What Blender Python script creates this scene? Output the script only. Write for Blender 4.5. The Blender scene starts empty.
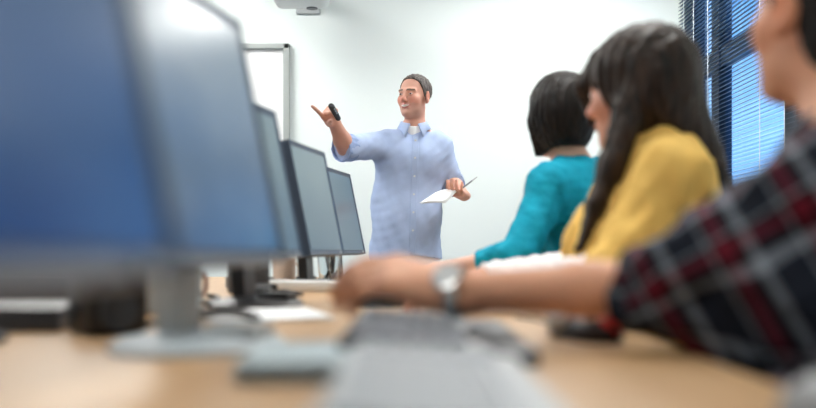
import bpy, bmesh, math, random
import numpy as np
from mathutils import Vector, Matrix
from mathutils.bvhtree import BVHTree

random.seed(7)
SC = bpy.context.scene
COL = SC.collection
V3 = Vector
PI = math.pi

# ------------------------------------------------------------------ camera maths
F, CX, HY, CZ = 950.0, 408.0, 250.0, 0.85


def P(x, y, Y):
    """photo pixel + distance -> point of the room"""
    return V3(((x - CX) * Y / F, Y, CZ - (y - HY) * Y / F))


# ------------------------------------------------------------------ materials
MATS = {}


def new_mat(name):
    m = bpy.data.materials.new(name)
    m.use_nodes = True
    nt = m.node_tree
    b = nt.nodes['Principled BSDF']
    MATS[name] = m
    return m, nt, b


def mat(name, col, rough=0.5, metal=0.0, bump=0.0, bscale=60.0, var=0.0, vscale=8.0, spec=0.5, emit=None, estr=0.0,
        stretch=(1, 1, 1), trans=0.0, sheen=0.0):
    m, nt, b = new_mat(name)
    b.inputs['Roughness'].default_value = rough
    b.inputs['Metallic'].default_value = metal
    b.inputs['Specular IOR Level'].default_value = spec
    b.inputs['Transmission Weight'].default_value = trans
    b.inputs['Sheen Weight'].default_value = sheen
    b.inputs['Base Color'].default_value = (*col, 1)
    tc = nt.nodes.new('ShaderNodeTexCoord')
    mp = nt.nodes.new('ShaderNodeMapping')
    mp.inputs['Scale'].default_value = stretch
    nt.links.new(tc.outputs['Object'], mp.inputs['Vector'])
    if var > 0:
        n = nt.nodes.new('ShaderNodeTexNoise')
        n.inputs['Scale'].default_value = vscale
        n.inputs['Detail'].default_value = 4
        nt.links.new(mp.outputs['Vector'], n.inputs['Vector'])
        r = nt.nodes.new('ShaderNodeValToRGB')
        r.color_ramp.elements[0].position = 0.3
        r.color_ramp.elements[1].position = 0.7
        r.color_ramp.elements[0].color = (*[max(0, c * (1 - var)) for c in col], 1)
        r.color_ramp.elements[1].color = (*[min(1, c * (1 + var)) for c in col], 1)
        nt.links.new(n.outputs['Fac'], r.inputs['Fac'])
        nt.links.new(r.outputs['Color'], b.inputs['Base Color'])
    if bump > 0:
        n2 = nt.nodes.new('ShaderNodeTexNoise')
        n2.inputs['Scale'].default_value = bscale
        n2.inputs['Detail'].default_value = 3
        nt.links.new(mp.outputs['Vector'], n2.inputs['Vector'])
        bp = nt.nodes.new('ShaderNodeBump')
        bp.inputs['Strength'].default_value = bump
        bp.inputs['Distance'].default_value = 0.01
        nt.links.new(n2.outputs['Fac'], bp.inputs['Height'])
        nt.links.new(bp.outputs['Normal'], b.inputs['Normal'])
    if emit is not None:
        b.inputs['Emission Color'].default_value = (*emit, 1)
        b.inputs['Emission Strength'].default_value = estr
    return m


def skin_mat(name):
    m, nt, b = new_mat(name)
    a = nt.nodes.new('ShaderNodeVertexColor')
    a.layer_name = 'Tint'
    nt.links.new(a.outputs['Color'], b.inputs['Base Color'])
    b.inputs['Roughness'].default_value = 0.5
    b.inputs['Specular IOR Level'].default_value = 0.35
    b.inputs['Subsurface Weight'].default_value = 0.12
    b.inputs['Subsurface Radius'].default_value = (1.0, 0.35, 0.2)
    b.inputs['Subsurface Scale'].default_value = 0.01
    return m


def wood_mat(name, c1, c2, rough=0.35):
    m, nt, b = new_mat(name)
    tc = nt.nodes.new('ShaderNodeTexCoord')
    mp = nt.nodes.new('ShaderNodeMapping')
    mp.inputs['Scale'].default_value = (14, 1.1, 14)
    nt.links.new(tc.outputs['Object'], mp.inputs['Vector'])
    n = nt.nodes.new('ShaderNodeTexNoise')
    n.inputs['Scale'].default_value = 1.5
    n.inputs['Detail'].default_value = 6
    n.inputs['Distortion'].default_value = 0.6
    nt.links.new(mp.outputs['Vector'], n.inputs['Vector'])
    r = nt.nodes.new('ShaderNodeValToRGB')
    r.color_ramp.elements[0].position = 0.3
    r.color_ramp.elements[1].position = 0.72
    r.color_ramp.elements[0].color = (*c1, 1)
    r.color_ramp.elements[1].color = (*c2, 1)
    nt.links.new(n.outputs['Fac'], r.inputs['Fac'])
    nt.links.new(r.outputs['Color'], b.inputs['Base Color'])
    b.inputs['Roughness'].default_value = rough
    return m


def screen_mat(name, top, bottom, strength, rough=0.12):
    """a lit display: a two tone desktop picture with a soft cloud pattern"""
    m, nt, b = new_mat(name)
    tc = nt.nodes.new('ShaderNodeTexCoord')
    sp = nt.nodes.new('ShaderNodeSeparateXYZ')
    nt.links.new(tc.outputs['Generated'], sp.inputs['Vector'])
    n = nt.nodes.new('ShaderNodeTexNoise')
    n.inputs['Scale'].default_value = 2.0
    nt.links.new(tc.outputs['Generated'], n.inputs['Vector'])
    ma = nt.nodes.new('ShaderNodeMath')
    ma.operation = 'MULTIPLY_ADD'
    ma.inputs[1].default_value = 0.5
    nt.links.new(n.outputs['Fac'], ma.inputs[0])
    nt.links.new(sp.outputs['Z'], ma.inputs[2])
    r = nt.nodes.new('ShaderNodeValToRGB')
    r.color_ramp.elements[0].position = 0.25
    r.color_ramp.elements[1].position = 1.15
    r.color_ramp.elements[0].color = (*bottom, 1)
    r.color_ramp.elements[1].color = (*top, 1)
    nt.links.new(ma.outputs[0], r.inputs['Fac'])
    nt.links.new(r.outputs['Color'], b.inputs['Emission Color'])
    b.inputs['Emission Strength'].default_value = strength
    b.inputs['Base Color'].default_value = (0.01, 0.012, 0.015, 1)
    b.inputs['Roughness'].default_value = rough
    return m


def plaid_mat(name, scale=1.0):
    """woven check in black navy, wine red and pale grey blue, laid along the cloth"""
    m, nt, b = new_mat(name)
    uv = nt.nodes.new('ShaderNodeUVMap')
    uv.uv_map = 'Cloth'
    sp = nt.nodes.new('ShaderNodeSeparateXYZ')
    nt.links.new(uv.outputs['UV'], sp.inputs['Vector'])

    def stripes(sock):
        d = nt.nodes.new('ShaderNodeMath')
        d.operation = 'MULTIPLY'
        d.inputs[1].default_value = 1 / (0.088 * scale)
        nt.links.new(sock, d.inputs[0])
        fr = nt.nodes.new('ShaderNodeMath')
        fr.operation = 'FRACT'
        nt.links.new(d.outputs[0], fr.inputs[0])
        r = nt.nodes.new('ShaderNodeValToRGB')
        cr = r.color_ramp
        cr.interpolation = 'CONSTANT'
        navy, red, pale, blk = (0.006, 0.009, 0.017, 1), (0.13, 0.005, 0.018, 1), (0.22, 0.25, 0.29, 1), (0.0025, 0.0025, 0.004, 1)
        cr.elements[0].position = 0.0
        cr.elements[0].color = navy
        cr.elements[1].position = 0.30
        cr.elements[1].color = pale
        for p, c in ((0.41, blk), (0.56, red), (0.72, blk), (0.80, pale), (0.84, navy)):
            e = cr.elements.new(p)
            e.color = c
        nt.links.new(fr.outputs[0], r.inputs['Fac'])
        return r.outputs['Color']
    a = stripes(sp.outputs['X'])
    c = stripes(sp.outputs['Y'])
    mx = nt.nodes.new('ShaderNodeMix')
    mx.data_type = 'RGBA'
    mx.inputs['Factor'].default_value = 0.5
    nt.links.new(a, mx.inputs['A'])
    nt.links.new(c, mx.inputs['B'])
    nt.links.new(mx.outputs['Result'], b.inputs['Base Color'])
    b.inputs['Roughness'].default_value = 0.85
    b.inputs['Specular IOR Level'].default_value = 0.2
    return m


wall_m = mat('wall_paint', (0.80, 0.87, 0.86), 0.7, bump=0.05, bscale=120)
rear_m = mat('wall_paint_grey', (0.42, 0.45, 0.47), 0.7, bump=0.05, bscale=120)
ceil_m = mat('ceiling_paint', (0.85, 0.86, 0.86), 0.8, bump=0.1, bscale=90)
floor_m = mat('floor_carpet', (0.16, 0.17, 0.20), 0.95, bump=0.4, bscale=300, var=0.25, vscale=60)
frame_m = mat('window_frame_paint', (0.045, 0.07, 0.11), 0.5)
slat_m = mat('blind_slat', (0.10, 0.17, 0.27), 0.45)
cordm = mat('blind_cord', (0.75, 0.8, 0.85), 0.6)
alu = mat('aluminium', (0.5, 0.52, 0.52), 0.35, metal=0.8)
grey_trim = mat('grey_trim', (0.36, 0.39, 0.38), 0.5)
board_white = mat('whiteboard_face', (0.88, 0.9, 0.9), 0.25)
white_pl = mat('white_plastic', (0.72, 0.74, 0.74), 0.4)
pale_pl = mat('pale_grey_plastic', (0.42, 0.45, 0.46), 0.45)
mid_pl = mat('mid_grey_plastic', (0.17, 0.19, 0.21), 0.45)
dark_pl = mat('dark_grey_plastic', (0.035, 0.04, 0.05), 0.4)
bezel_m = mat('bezel_slate', (0.035, 0.055, 0.09), 0.4)
stand_m = mat('stand_blue_grey', (.40, .46, .49), .5)
blk = mat('black_plastic', (0.012, 0.012, 0.014), 0.35)
red_pl = mat('red_plastic', (0.55, 0.02, 0.03), 0.35)
pale_paper = mat('pale_blue_paper', (.42, .50, .53), .8)
paper_m = mat('paper', (0.85, 0.87, 0.88), 0.8)
desk_m = wood_mat('desk_wood', (0.40, 0.235, 0.105), (0.48, 0.30, 0.15), 0.42)
beech = wood_mat('beech_wood', (0.55, 0.36, 0.2), (0.63, 0.44, 0.26))
chrome = mat('brushed_steel', (0.72, 0.72, 0.70), 0.22, metal=1.0)
glass_m = mat('glass', (0.9, 0.95, 0.97), 0.02, trans=1.0)
chair_cloth = mat('chair_cloth', (0.03, 0.04, 0.07), 0.9, bump=0.3, bscale=400)
shirt_m = mat('chambray', (0.42, 0.525, 0.76), 0.8, bump=0.10, bscale=35, var=0.06, vscale=14, spec=0.2)
cuff_m = mat('chambray_inside', (0.30, 0.40, 0.66), 0.85, bump=0.2, bscale=60, spec=0.2)
tee_m = mat('white_cotton', (0.85, 0.87, 0.9), 0.8, bump=0.1, bscale=80)
trouser_m = mat('pale_chino', (0.55, 0.58, 0.64), 0.85, bump=0.25, bscale=40)
teal_m = mat('teal_knit', (0.006, 0.28, 0.40), 0.8, bump=0.25, bscale=60, spec=0.15, var=0.12, vscale=20)
yellow_m = mat('yellow_cotton', (0.82, 0.53, 0.14), 0.8, bump=0.3, bscale=50, spec=0.2, var=0.1, vscale=12)
stripe_m = mat('wine_stripe_blouse', (0.25, 0.05, 0.09), 0.85, bump=0.2, bscale=70, var=0.6, vscale=50)
jeans_m = mat('dark_denim', (0.015, 0.02, 0.04), 0.9, bump=0.2, bscale=200)
black_cloth = mat('black_trousers', (0.012, 0.012, 0.015), 0.9)
shoe_m = mat('shoe_leather', (0.03, 0.022, 0.018), 0.4)
skin_m = skin_mat('skin')
plaid = plaid_mat('plaid_cloth')


def hair_mat(name, c1, c2, rough=0.38):
    m, nt, b = new_mat(name)
    tc = nt.nodes.new('ShaderNodeTexCoord')
    mp = nt.nodes.new('ShaderNodeMapping')
    mp.inputs['Scale'].default_value = (70, 70, 6)
    nt.links.new(tc.outputs['Object'], mp.inputs['Vector'])
    n = nt.nodes.new('ShaderNodeTexNoise')
    n.inputs['Scale'].default_value = 1.6
    n.inputs['Detail'].default_value = 5
    nt.links.new(mp.outputs['Vector'], n.inputs['Vector'])
    r = nt.nodes.new('ShaderNodeValToRGB')
    r.color_ramp.elements[0].position = 0.35
    r.color_ramp.elements[1].position = 0.68
    r.color_ramp.elements[0].color = (*c1, 1)
    r.color_ramp.elements[1].color = (*c2, 1)
    nt.links.new(n.outputs['Fac'], r.inputs['Fac'])
    nt.links.new(r.outputs['Color'], b.inputs['Base Color'])
    bp = nt.nodes.new('ShaderNodeBump')
    bp.inputs['Strength'].default_value = 0.7
    bp.inputs['Distance'].default_value = 0.006
    nt.links.new(n.outputs['Fac'], bp.inputs['Height'])
    nt.links.new(bp.outputs['Normal'], b.inputs['Normal'])
    b.inputs['Roughness'].default_value = rough
    b.inputs['Specular IOR Level'].default_value = 0.25
    return m


hair_grey = hair_mat('hair_grey_brown', (0.035, 0.03, 0.028), (0.15, 0.13, 0.12), 0.6)
hair_bob = hair_mat('hair_near_black', (0.003, 0.0025, 0.0025), (0.014, 0.009, 0.007), .45)
hair_long = hair_mat('hair_dark_brown', (0.005, 0.004, 0.0035), (0.045, 0.024, 0.014), .45)
hair_man = hair_mat('hair_black', (0.004, 0.004, 0.004), (0.018, 0.013, 0.011), 0.55)


# ------------------------------------------------------------------ object helpers
def tag(o, label=None, cat=None, group=None, kind=None):
    if label:
        o['label'] = label
    if cat:
        o['category'] = cat
    if group:
        o['group'] = group
    if kind:
        o['kind'] = kind
    return o


def empty(name, loc=(0, 0, 0), rz=0.0):
    o = bpy.data.objects.new(name, None)
    o.empty_display_size = 0.1
    COL.objects.link(o)
    o.location = loc
    o.rotation_euler = (0, 0, rz)
    return o


def link(name, me, m=None, parent=None, smooth=False):
    o = bpy.data.objects.new(name, me)
    COL.objects.link(o)
    if m is not None:
        for x in (m if isinstance(m, (list, tuple)) else [m]):
            me.materials.append(x)
    if smooth:
        me.polygons.foreach_set('use_smooth', [True] * len(me.polygons))
    if parent is not None:
        o.parent = parent
    return o


def obj(name, bm, m=None, parent=None, smooth=False, bevel=0.0, seg=2):
    if bevel:
        bmesh.ops.bevel(bm, geom=list(bm.edges), offset=bevel, segments=seg, affect='EDGES', profile=0.5, clamp_overlap=True)
    bmesh.ops.recalc_face_normals(bm, faces=bm.faces)
    me = bpy.data.meshes.new(name)
    bm.to_mesh(me)
    bm.free()
    o = link(name, me, m, parent, False)
    if smooth:
        me.polygons.foreach_set('use_smooth', [True] * len(me.polygons))
        try:
            me.set_sharp_from_angle(angle=math.radians(40))
        except Exception:
            pass
    return o


def box(bm, lo, hi, M=None):
    lo, hi = V3(lo), V3(hi)
    r = bmesh.ops.create_cube(bm, size=1.0)
    vs = r['verts']
    c, s = (lo + hi) / 2, hi - lo
    for v in vs:
        v.co = V3((v.co.x * s.x + c.x, v.co.y * s.y + c.y, v.co.z * s.z + c.z))
        if M is not None:
            v.co = M @ v.co
    return vs


def boxes(*bs, M=None):
    bm = bmesh.new()
    for lo, hi in bs:
        box(bm, lo, hi, M)
    return bm


def cyl(bm, a, b, r1, r2=None, n=24):
    a, b = V3(a), V3(b)
    r2 = r1 if r2 is None else r2
    d = b - a
    q = d.to_track_quat('Z', 'Y').to_matrix().to_4x4()
    bmesh.ops.create_cone(bm, cap_ends=True, segments=n, radius1=r1, radius2=r2, depth=d.length,
                          matrix=Matrix.Translation((a + b) / 2) @ q)
    return bm


def lathe(bm, prof, n=32, M=None):
    rings = []
    for r, z in prof:
        ring = []
        for k in range(n):
            a = 2 * PI * k / n
            co = V3((r * math.cos(a), r * math.sin(a), z))
            ring.append(bm.verts.new(M @ co if M is not None else co))
        rings.append(ring)
    for i in range(len(rings) - 1):
        for k in range(n):
            bm.faces.new((rings[i][k], rings[i][(k + 1) % n], rings[i + 1][(k + 1) % n], rings[i + 1][k]))
    bm.faces.new(rings[0][::-1])
    bm.faces.new(rings[-1])
    return bm


def smooth_path(pts, n=8):
    pts = [V3(p) for p in pts]
    out = []
    for i in range(len(pts) - 1):
        p0, p1, p2, p3 = pts[max(0, i - 1)], pts[i], pts[i + 1], pts[min(len(pts) - 1, i + 2)]
        for k in range(n):
            t = k / n
            out.append(0.5 * ((2 * p1) + (p2 - p0) * t + (2 * p0 - 5 * p1 + 4 * p2 - p3) * t * t + (3 * p1 - p0 - 3 * p2 + p3) * t ** 3))
    out.append(pts[-1])
    return out


def tube(bm, pts, r, n=8, sm=8):
    pts = smooth_path(pts, sm) if sm else [V3(p) for p in pts]
    rings = []
    up = V3((0.13, 0.21, 0.97)).normalized()
    for i, p in enumerate(pts):
        t = (pts[min(i + 1, len(pts) - 1)] - pts[max(i - 1, 0)]).normalized()
        s = t.cross(up)
        if s.length < 1e-4:
            s = t.cross(V3((1, 0, 0)))
        s.normalize()
        u = s.cross(t)
        rr = r(i / (len(pts) - 1)) if callable(r) else r
        rings.append([bm.verts.new(p + (s * math.cos(2 * PI * k / n) + u * math.sin(2 * PI * k / n)) * rr) for k in range(n)])
    for i in range(len(rings) - 1):
        for k in range(n):
            bm.faces.new((rings[i][k], rings[i][(k + 1) % n], rings[i + 1][(k + 1) % n], rings[i + 1][k]))
    bm.faces.new(rings[0][::-1])
    bm.faces.new(rings[-1])
    return bm


def children(o):
    return [c for c in bpy.data.objects if c.parent == o]


def copy_tree(o, parent=None):
    c = o.copy()
    COL.objects.link(c)
    if parent is not None:
        c.parent = parent
    for ch in children(o):
        copy_tree(ch, c)
    return c


# ------------------------------------------------------------------ distance field modelling (for figures and cloth)
class SDF:
    def __init__(s, lo, hi, h):
        s.lo = np.array(lo, np.float32)
        s.h = h
        s.n = np.maximum(4, np.ceil((np.array(hi) - np.array(lo)) / h).astype(int) + 1)
        s.v = np.full(tuple(s.n), 0.5, np.float32)

    def _sl(s, lo, hi):
        i0 = np.clip(np.floor((np.array(lo) - s.lo) / s.h).astype(int), 0, s.n)
        i1 = np.clip(np.ceil((np.array(hi) - s.lo) / s.h).astype(int) + 1, 0, s.n)
        if np.any(i1 <= i0):
            return None
        sl = tuple(slice(a, b) for a, b in zip(i0, i1))
        ax = [(np.arange(a, b) * s.h + l).astype(np.float32) for a, b, l in zip(i0, i1, s.lo)]
        return sl, ax[0][:, None, None], ax[1][None, :, None], ax[2][None, None, :]

    def _mix(s, sl, d, k, op):
        a = s.v[sl]
        if op == 'add':
            if k > 0:
                h = np.maximum(k - np.abs(a - d), 0) / k
                s.v[sl] = np.minimum(a, d) - h * h * k * 0.25
            else:
                s.v[sl] = np.minimum(a, d)
        elif op == 'sub':
            d = -d
            if k > 0:
                h = np.maximum(k - np.abs(a - d), 0) / k
                s.v[sl] = np.maximum(a, d) + h * h * k * 0.25
            else:
                s.v[sl] = np.maximum(a, d)

    def cone(s, a, b, ra, rb=None, k=0.01, op='add', flat=None, cut=False):
        """capsule from a to b; flat=(axis, factor) squeezes along axis; cut leaves the end at b square"""
        rb = ra if rb is None else rb
        a, b = np.array(a, np.float32), np.array(b, np.float32)
        R = max(ra, rb) + k + 2 * s.h
        w = s._sl(np.minimum(a, b) - R, np.maximum(a, b) + R)
        if w is None:
            return s
        sl, X, Y, Z = w
        px, py, pz = X - a[0], Y - a[1], Z - a[2]
        bx = b - a
        if flat is not None:
            ax = np.array(flat[0], np.float32)
            ax = ax / np.linalg.norm(ax)
            f = flat[1] - 1
            dt = px * ax[0] + py * ax[1] + pz * ax[2]
            px, py, pz = px + ax[0] * dt * f, py + ax[1] * dt * f, pz + ax[2] * dt * f
            bx = bx + ax * float(np.dot(bx, ax)) * f
        L2 = float(np.dot(bx, bx)) + 1e-12
        t0 = (px * bx[0] + py * bx[1] + pz * bx[2]) / L2
        t = np.clip(t0, 0, 1)
        d = np.sqrt((px - t * bx[0]) ** 2 + (py - t * bx[1]) ** 2 + (pz - t * bx[2]) ** 2) - (ra + t * (rb - ra))
        if cut:
            d = np.maximum(d, (t0 - 1) * math.sqrt(L2))
        s._mix(sl, d, k, op)
        return s

    def ell(s, c, r, B=None, k=0.01, op='add'):
        """ellipsoid at c, radii r, B = 3x3 with the axes as columns"""
        c, r = np.array(c, np.float32), np.array(r, np.float32)
        R = float(r.max()) + k + 2 * s.h
        w = s._sl(c - R, c + R)
        if w is None:
            return s
        sl, X, Y, Z = w
        px, py, pz = X - c[0], Y - c[1], Z - c[2]
        if B is not None:
            B = np.array(B, np.float32)
            q = [px * B[0, i] + py * B[1, i] + pz * B[2, i] for i in range(3)]
        else:
            q = [px, py, pz]
        k0 = np.sqrt(sum((q[i] / r[i]) ** 2 for i in range(3)))
        k1 = np.sqrt(sum((q[i] / r[i] ** 2) ** 2 for i in range(3))) + 1e-9
        d = k0 * (k0 - 1) / k1
        s._mix(sl, d, k, op)
        return s

    def axes(s):
        ax = [(np.arange(n) * s.h + l).astype(np.float32) for n, l in zip(s.n, s.lo)]
        return ax[0][:, None, None], ax[1][None, :, None], ax[2][None, None, :]

    def keep(s, fn):
        """intersect with fn(X, Y, Z) < 0"""
        s.v = np.maximum(s.v, fn(*s.axes()).astype(np.float32))
        return s

    def ripple(s, amp, scale, seed=0, n=4, stretch=(1, 1, 1)):
        X, Y, Z = s.axes()
        rg = np.random.RandomState(seed)
        acc = 0
        for i in range(n):
            d = rg.normal(size=3)
            d = d / np.linalg.norm(d) * (1 + 0.7 * i) / scale * 2 * PI / np.array(stretch)
            ph = rg.uniform(0, 6.28)
            d2 = rg.normal(size=3) * 0.5 / scale / np.array(stretch)
            acc = acc + np.sin(X * d[0] + Y * d[1] + Z * d[2] + ph + 1.5 * np.sin(X * d2[0] + Y * d2[1] + Z * d2[2])) / (1 + 0.5 * i)
        s.v = s.v + (amp * acc / 2).astype(np.float32)
        return s

    def mesh(s):
        v = s.v
        v[0], v[-1] = np.maximum(v[0], .01), np.maximum(v[-1], .01)
        v[:, 0], v[:, -1] = np.maximum(v[:, 0], .01), np.maximum(v[:, -1], .01)
        v[:, :, 0], v[:, :, -1] = np.maximum(v[:, :, 0], .01), np.maximum(v[:, :, -1], .01)
        ins = v < 0
        nx, ny, nz = v.shape
        cnt = np.zeros((nx - 1, ny - 1, nz - 1), np.int8)
        for i in (0, 1):
            for j in (0, 1):
                for k in (0, 1):
                    cnt += ins[i:nx - 1 + i, j:ny - 1 + j, k:nz - 1 + k]
        m = (cnt > 0) & (cnt < 8)
        cells = np.argwhere(m)
        idx = np.full(m.shape, -1, np.int64)
        idx[m] = np.arange(len(cells))
        acc = np.zeros((len(cells), 3))
        num = np.zeros(len(cells))
        ci, cj, ck = cells.T
        for ax in range(3):
            o = [(i, j) for i in (0, 1) for j in (0, 1)]
            for (p, q) in o:
                off = [0, 0, 0]
                others = [a for a in range(3) if a != ax]
                off[others[0]], off[others[1]] = p, q
                A = v[ci + off[0], cj + off[1], ck + off[2]]
                e = off.copy()
                e[ax] = 1
                Bv = v[ci + e[0], cj + e[1], ck + e[2]]
                cr = (A < 0) != (Bv < 0)
                t = np.where(cr, A / (A - Bv + 1e-20), 0)
                pos = np.tile(np.array(off, float), (len(cells), 1))
                pos[:, ax] = t
                acc += pos * cr[:, None]
                num += cr
        verts = (cells + acc / num[:, None]) * s.h + s.lo
        quads = []
        for ax in range(3):
            a, b = [x for x in range(3) if x != ax]
            sh = [slice(None)] * 3
            sh2 = [slice(None)] * 3
            sh[ax], sh2[ax] = slice(0, -1), slice(1, None)
            A, Bv = ins[tuple(sh)], ins[tuple(sh2)]
            ed = np.argwhere(A != Bv)
            e = [ed[:, 0], ed[:, 1], ed[:, 2]]
            okm = (e[a] > 0) & (e[b] > 0) & (e[a] < v.shape[a] - 1) & (e[b] < v.shape[b] - 1)
            ed = ed[okm]
            flip = A[ed[:, 0], ed[:, 1], ed[:, 2]]

            def g(da, db):
                q = ed.copy()
                q[:, a] += da
                q[:, b] += db
                return idx[q[:, 0], q[:, 1], q[:, 2]]
            q = np.stack([g(-1, -1), g(0, -1), g(0, 0), g(-1, 0)], 1)
            if ax == 1:
                flip = ~flip
            q[~flip] = q[~flip][:, ::-1]
            quads.append(q)
        quads = np.concatenate(quads)
        return verts, quads


def sdf_obj(name, S, m, parent, tint=None, uv=None, smooth_iter=3):
    verts, quads = S.mesh()
    me = bpy.data.meshes.new(name)
    me.vertices.add(len(verts))
    me.loops.add(len(quads) * 4)
    me.polygons.add(len(quads))
    if smooth_iter:                                    # light relaxation of the lattice steps
        e = np.concatenate([quads[:, [i, (i + 1) % 4]] for i in range(4)])
        for _ in range(smooth_iter):
            acc = np.zeros_like(verts)
            n = np.zeros(len(verts))
            for a, b in ((0, 1), (1, 0)):
                for c in range(3):
                    acc[:, c] += np.bincount(e[:, a], verts[e[:, b], c], len(verts))
                n += np.bincount(e[:, a], minlength=len(verts))
            verts = verts * 0.5 + 0.5 * acc / np.maximum(n, 1)[:, None]
    me.vertices.foreach_set('co', verts.astype(np.float32).ravel())
    me.loops.foreach_set('vertex_index', quads.astype(np.int32).ravel())
    me.polygons.foreach_set('loop_start', np.arange(0, len(quads) * 4, 4, dtype=np.int32))
    if tint is not None:
        ca = me.color_attributes.new('Tint', 'FLOAT_COLOR', 'POINT')
        c = np.ones((len(verts), 4), np.float32)
        c[:, :3] = tint(verts)
        ca.data.foreach_set('color', c.ravel())
    me.update(calc_edges=True)
    if uv is not None:
        u = uv(verts)
        ul = me.uv_layers.new(name='Cloth')
        ul.data.foreach_set('uv', u[quads.ravel()].astype(np.float32).ravel())
    me.validate()
    o = link(name, me, m, None, True)
    if parent is not None:                             # figures are meshed in room coordinates
        o.parent = parent
        o.matrix_parent_inverse = Matrix.Translation(-V3(parent.location))
    return o


def frame(fwd, up=(0, 0, 1), roll=0.0):
    f = V3(fwd).normalized()
    u = V3(up)
    u = (u - f * u.dot(f)).normalized()
    r = f.cross(u)
    if roll:
        q = Matrix.Rotation(roll, 3, f)
        u, r = q @ u, q @ r
    return Matrix(((r.x, f.x, u.x), (r.y, f.y, u.y), (r.z, f.z, u.z)))


def add_head(S, c, B, s=1.0, female=False):
    c = V3(c)

    def L(x, y, z):
        return c + B @ V3((x * s, y * s, z * s))
    E = lambda p, r, k=0.01, op='add': S.ell(L(*p), [q * s for q in r], B, k, op)
    E((0, -.018, .036), (.076, .098, .082))
    j = .055 if female else .058
    E((0, .030, -.035), (j, .060, .084), .03)
    E((0, .070, -.100), (.026, .022, .018), .025)
    E((0, .02, -.075), (.05, .05, .035), .03)
    for q in (-1, 1):
        E((q * .038, .058, -.025), (.026, .026, .028), .02)
        S.cone(L(q * .012, .088, .022), L(q * .045, .072, .024), .011 * s, .009 * s, .015)
        E((q * .031, .099, .004), (.017, .014, .013), .012, 'sub')
        E((q * .031, .078, .003), (.014, .014, .012), .002)
        E((q * .012, .102, -.034), (.009, .010, .008), .008)
        # ears
        Re = B @ Matrix.Rotation(q * -0.35, 3, 'Z')
        S.ell(L(q * .080, -.012, -.002), (.010 * s, .022 * s, .033 * s), Re, .006)
        S.ell(L(q * .089, -.006, .000), (.006 * s, .011 * s, .019 * s), Re, .004, 'sub')
        E((q * .078, -.004, -.03), (.008, .010, .010), .008)
    S.cone(L(0, .088, .012), L(0, .110, -.024), .008 * s, .012 * s, .012)
    S.cone(L(-.020, .086, -.058), L(0, .094, -.056), .006 * s, .008 * s, .006)
    S.cone(L(.020, .086, -.058), L(0, .094, -.056), .006 * s, .008 * s, .006)
    S.cone(L(-.018, .084, -.069), L(.018, .084, -.069), .007 * s, .007 * s, .006)
    return L


def tint_fn(c, B, s, base, lips, brow, teeth=False, stubble=None):
    c = np.array(c)
    Bn = np.array(B)

    def fn(v):
        q = (v - c) @ Bn / s
        x, y, z = q.T
        col = np.tile(np.array(base, float), (len(v), 1))
        ch = np.exp(-(((np.abs(x) - .04) / .025) ** 2 + ((z + .03) / .025) ** 2)) * (y > .03)
        nose = np.exp(-((x / .014) ** 2 + ((z + .028) / .016) ** 2)) * (y > .08)
        ear = np.exp(-(((np.abs(x) - .086) / .014) ** 2 + ((y + .01) / .025) ** 2 + (z / .035) ** 2))
        col += (np.clip(ch + nose + ear, 0, 1)[:, None]) * np.array([.05, -.05, -.05])
        if stubble is not None:
            st = ((z < -.045) & (z > -.125) & (y > -.02) & (np.abs(x) < .075)).astype(float) * 0.35
            col = col * (1 - st[:, None]) + np.array(stubble) * st[:, None]
        lw = .030 if teeth else .024
        lm = (np.abs(x) < lw) & (np.abs(z + .063 - 8 * x * x) < .012 * (1 - (np.abs(x) / (lw + .001)) ** 2)) & (y > .06)
        col[lm] = lips
        if teeth:
            tm = (np.abs(x) < .024) & (np.abs(z + .062 - 8 * x * x) < .0058 * (1 - (np.abs(x) / .025) ** 2)) & (y > .06)
            col[tm] = (.85, .82, .78)
        for qx in (-1, 1):
            ew = (((x - qx * .031) / .012) ** 2 + ((z - .003) / .0038) ** 2 < 1) & (y > .06)
            col[ew] = (.75, .73, .72)
            ei = (((x - qx * .031) / .006) ** 2 + ((z - .003) / .0045) ** 2 < 1) & (y > .06)
            col[ei] = (.06, .04, .03)
            bw = (np.abs(np.abs(x) - .032) < .02) & (np.abs(z - .025 + 3 * (np.abs(x) - .03) ** 2) < .0045) & (y > .05)
            col[bw] = brow
        return np.clip(col, 0, 1)
    return fn


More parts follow.
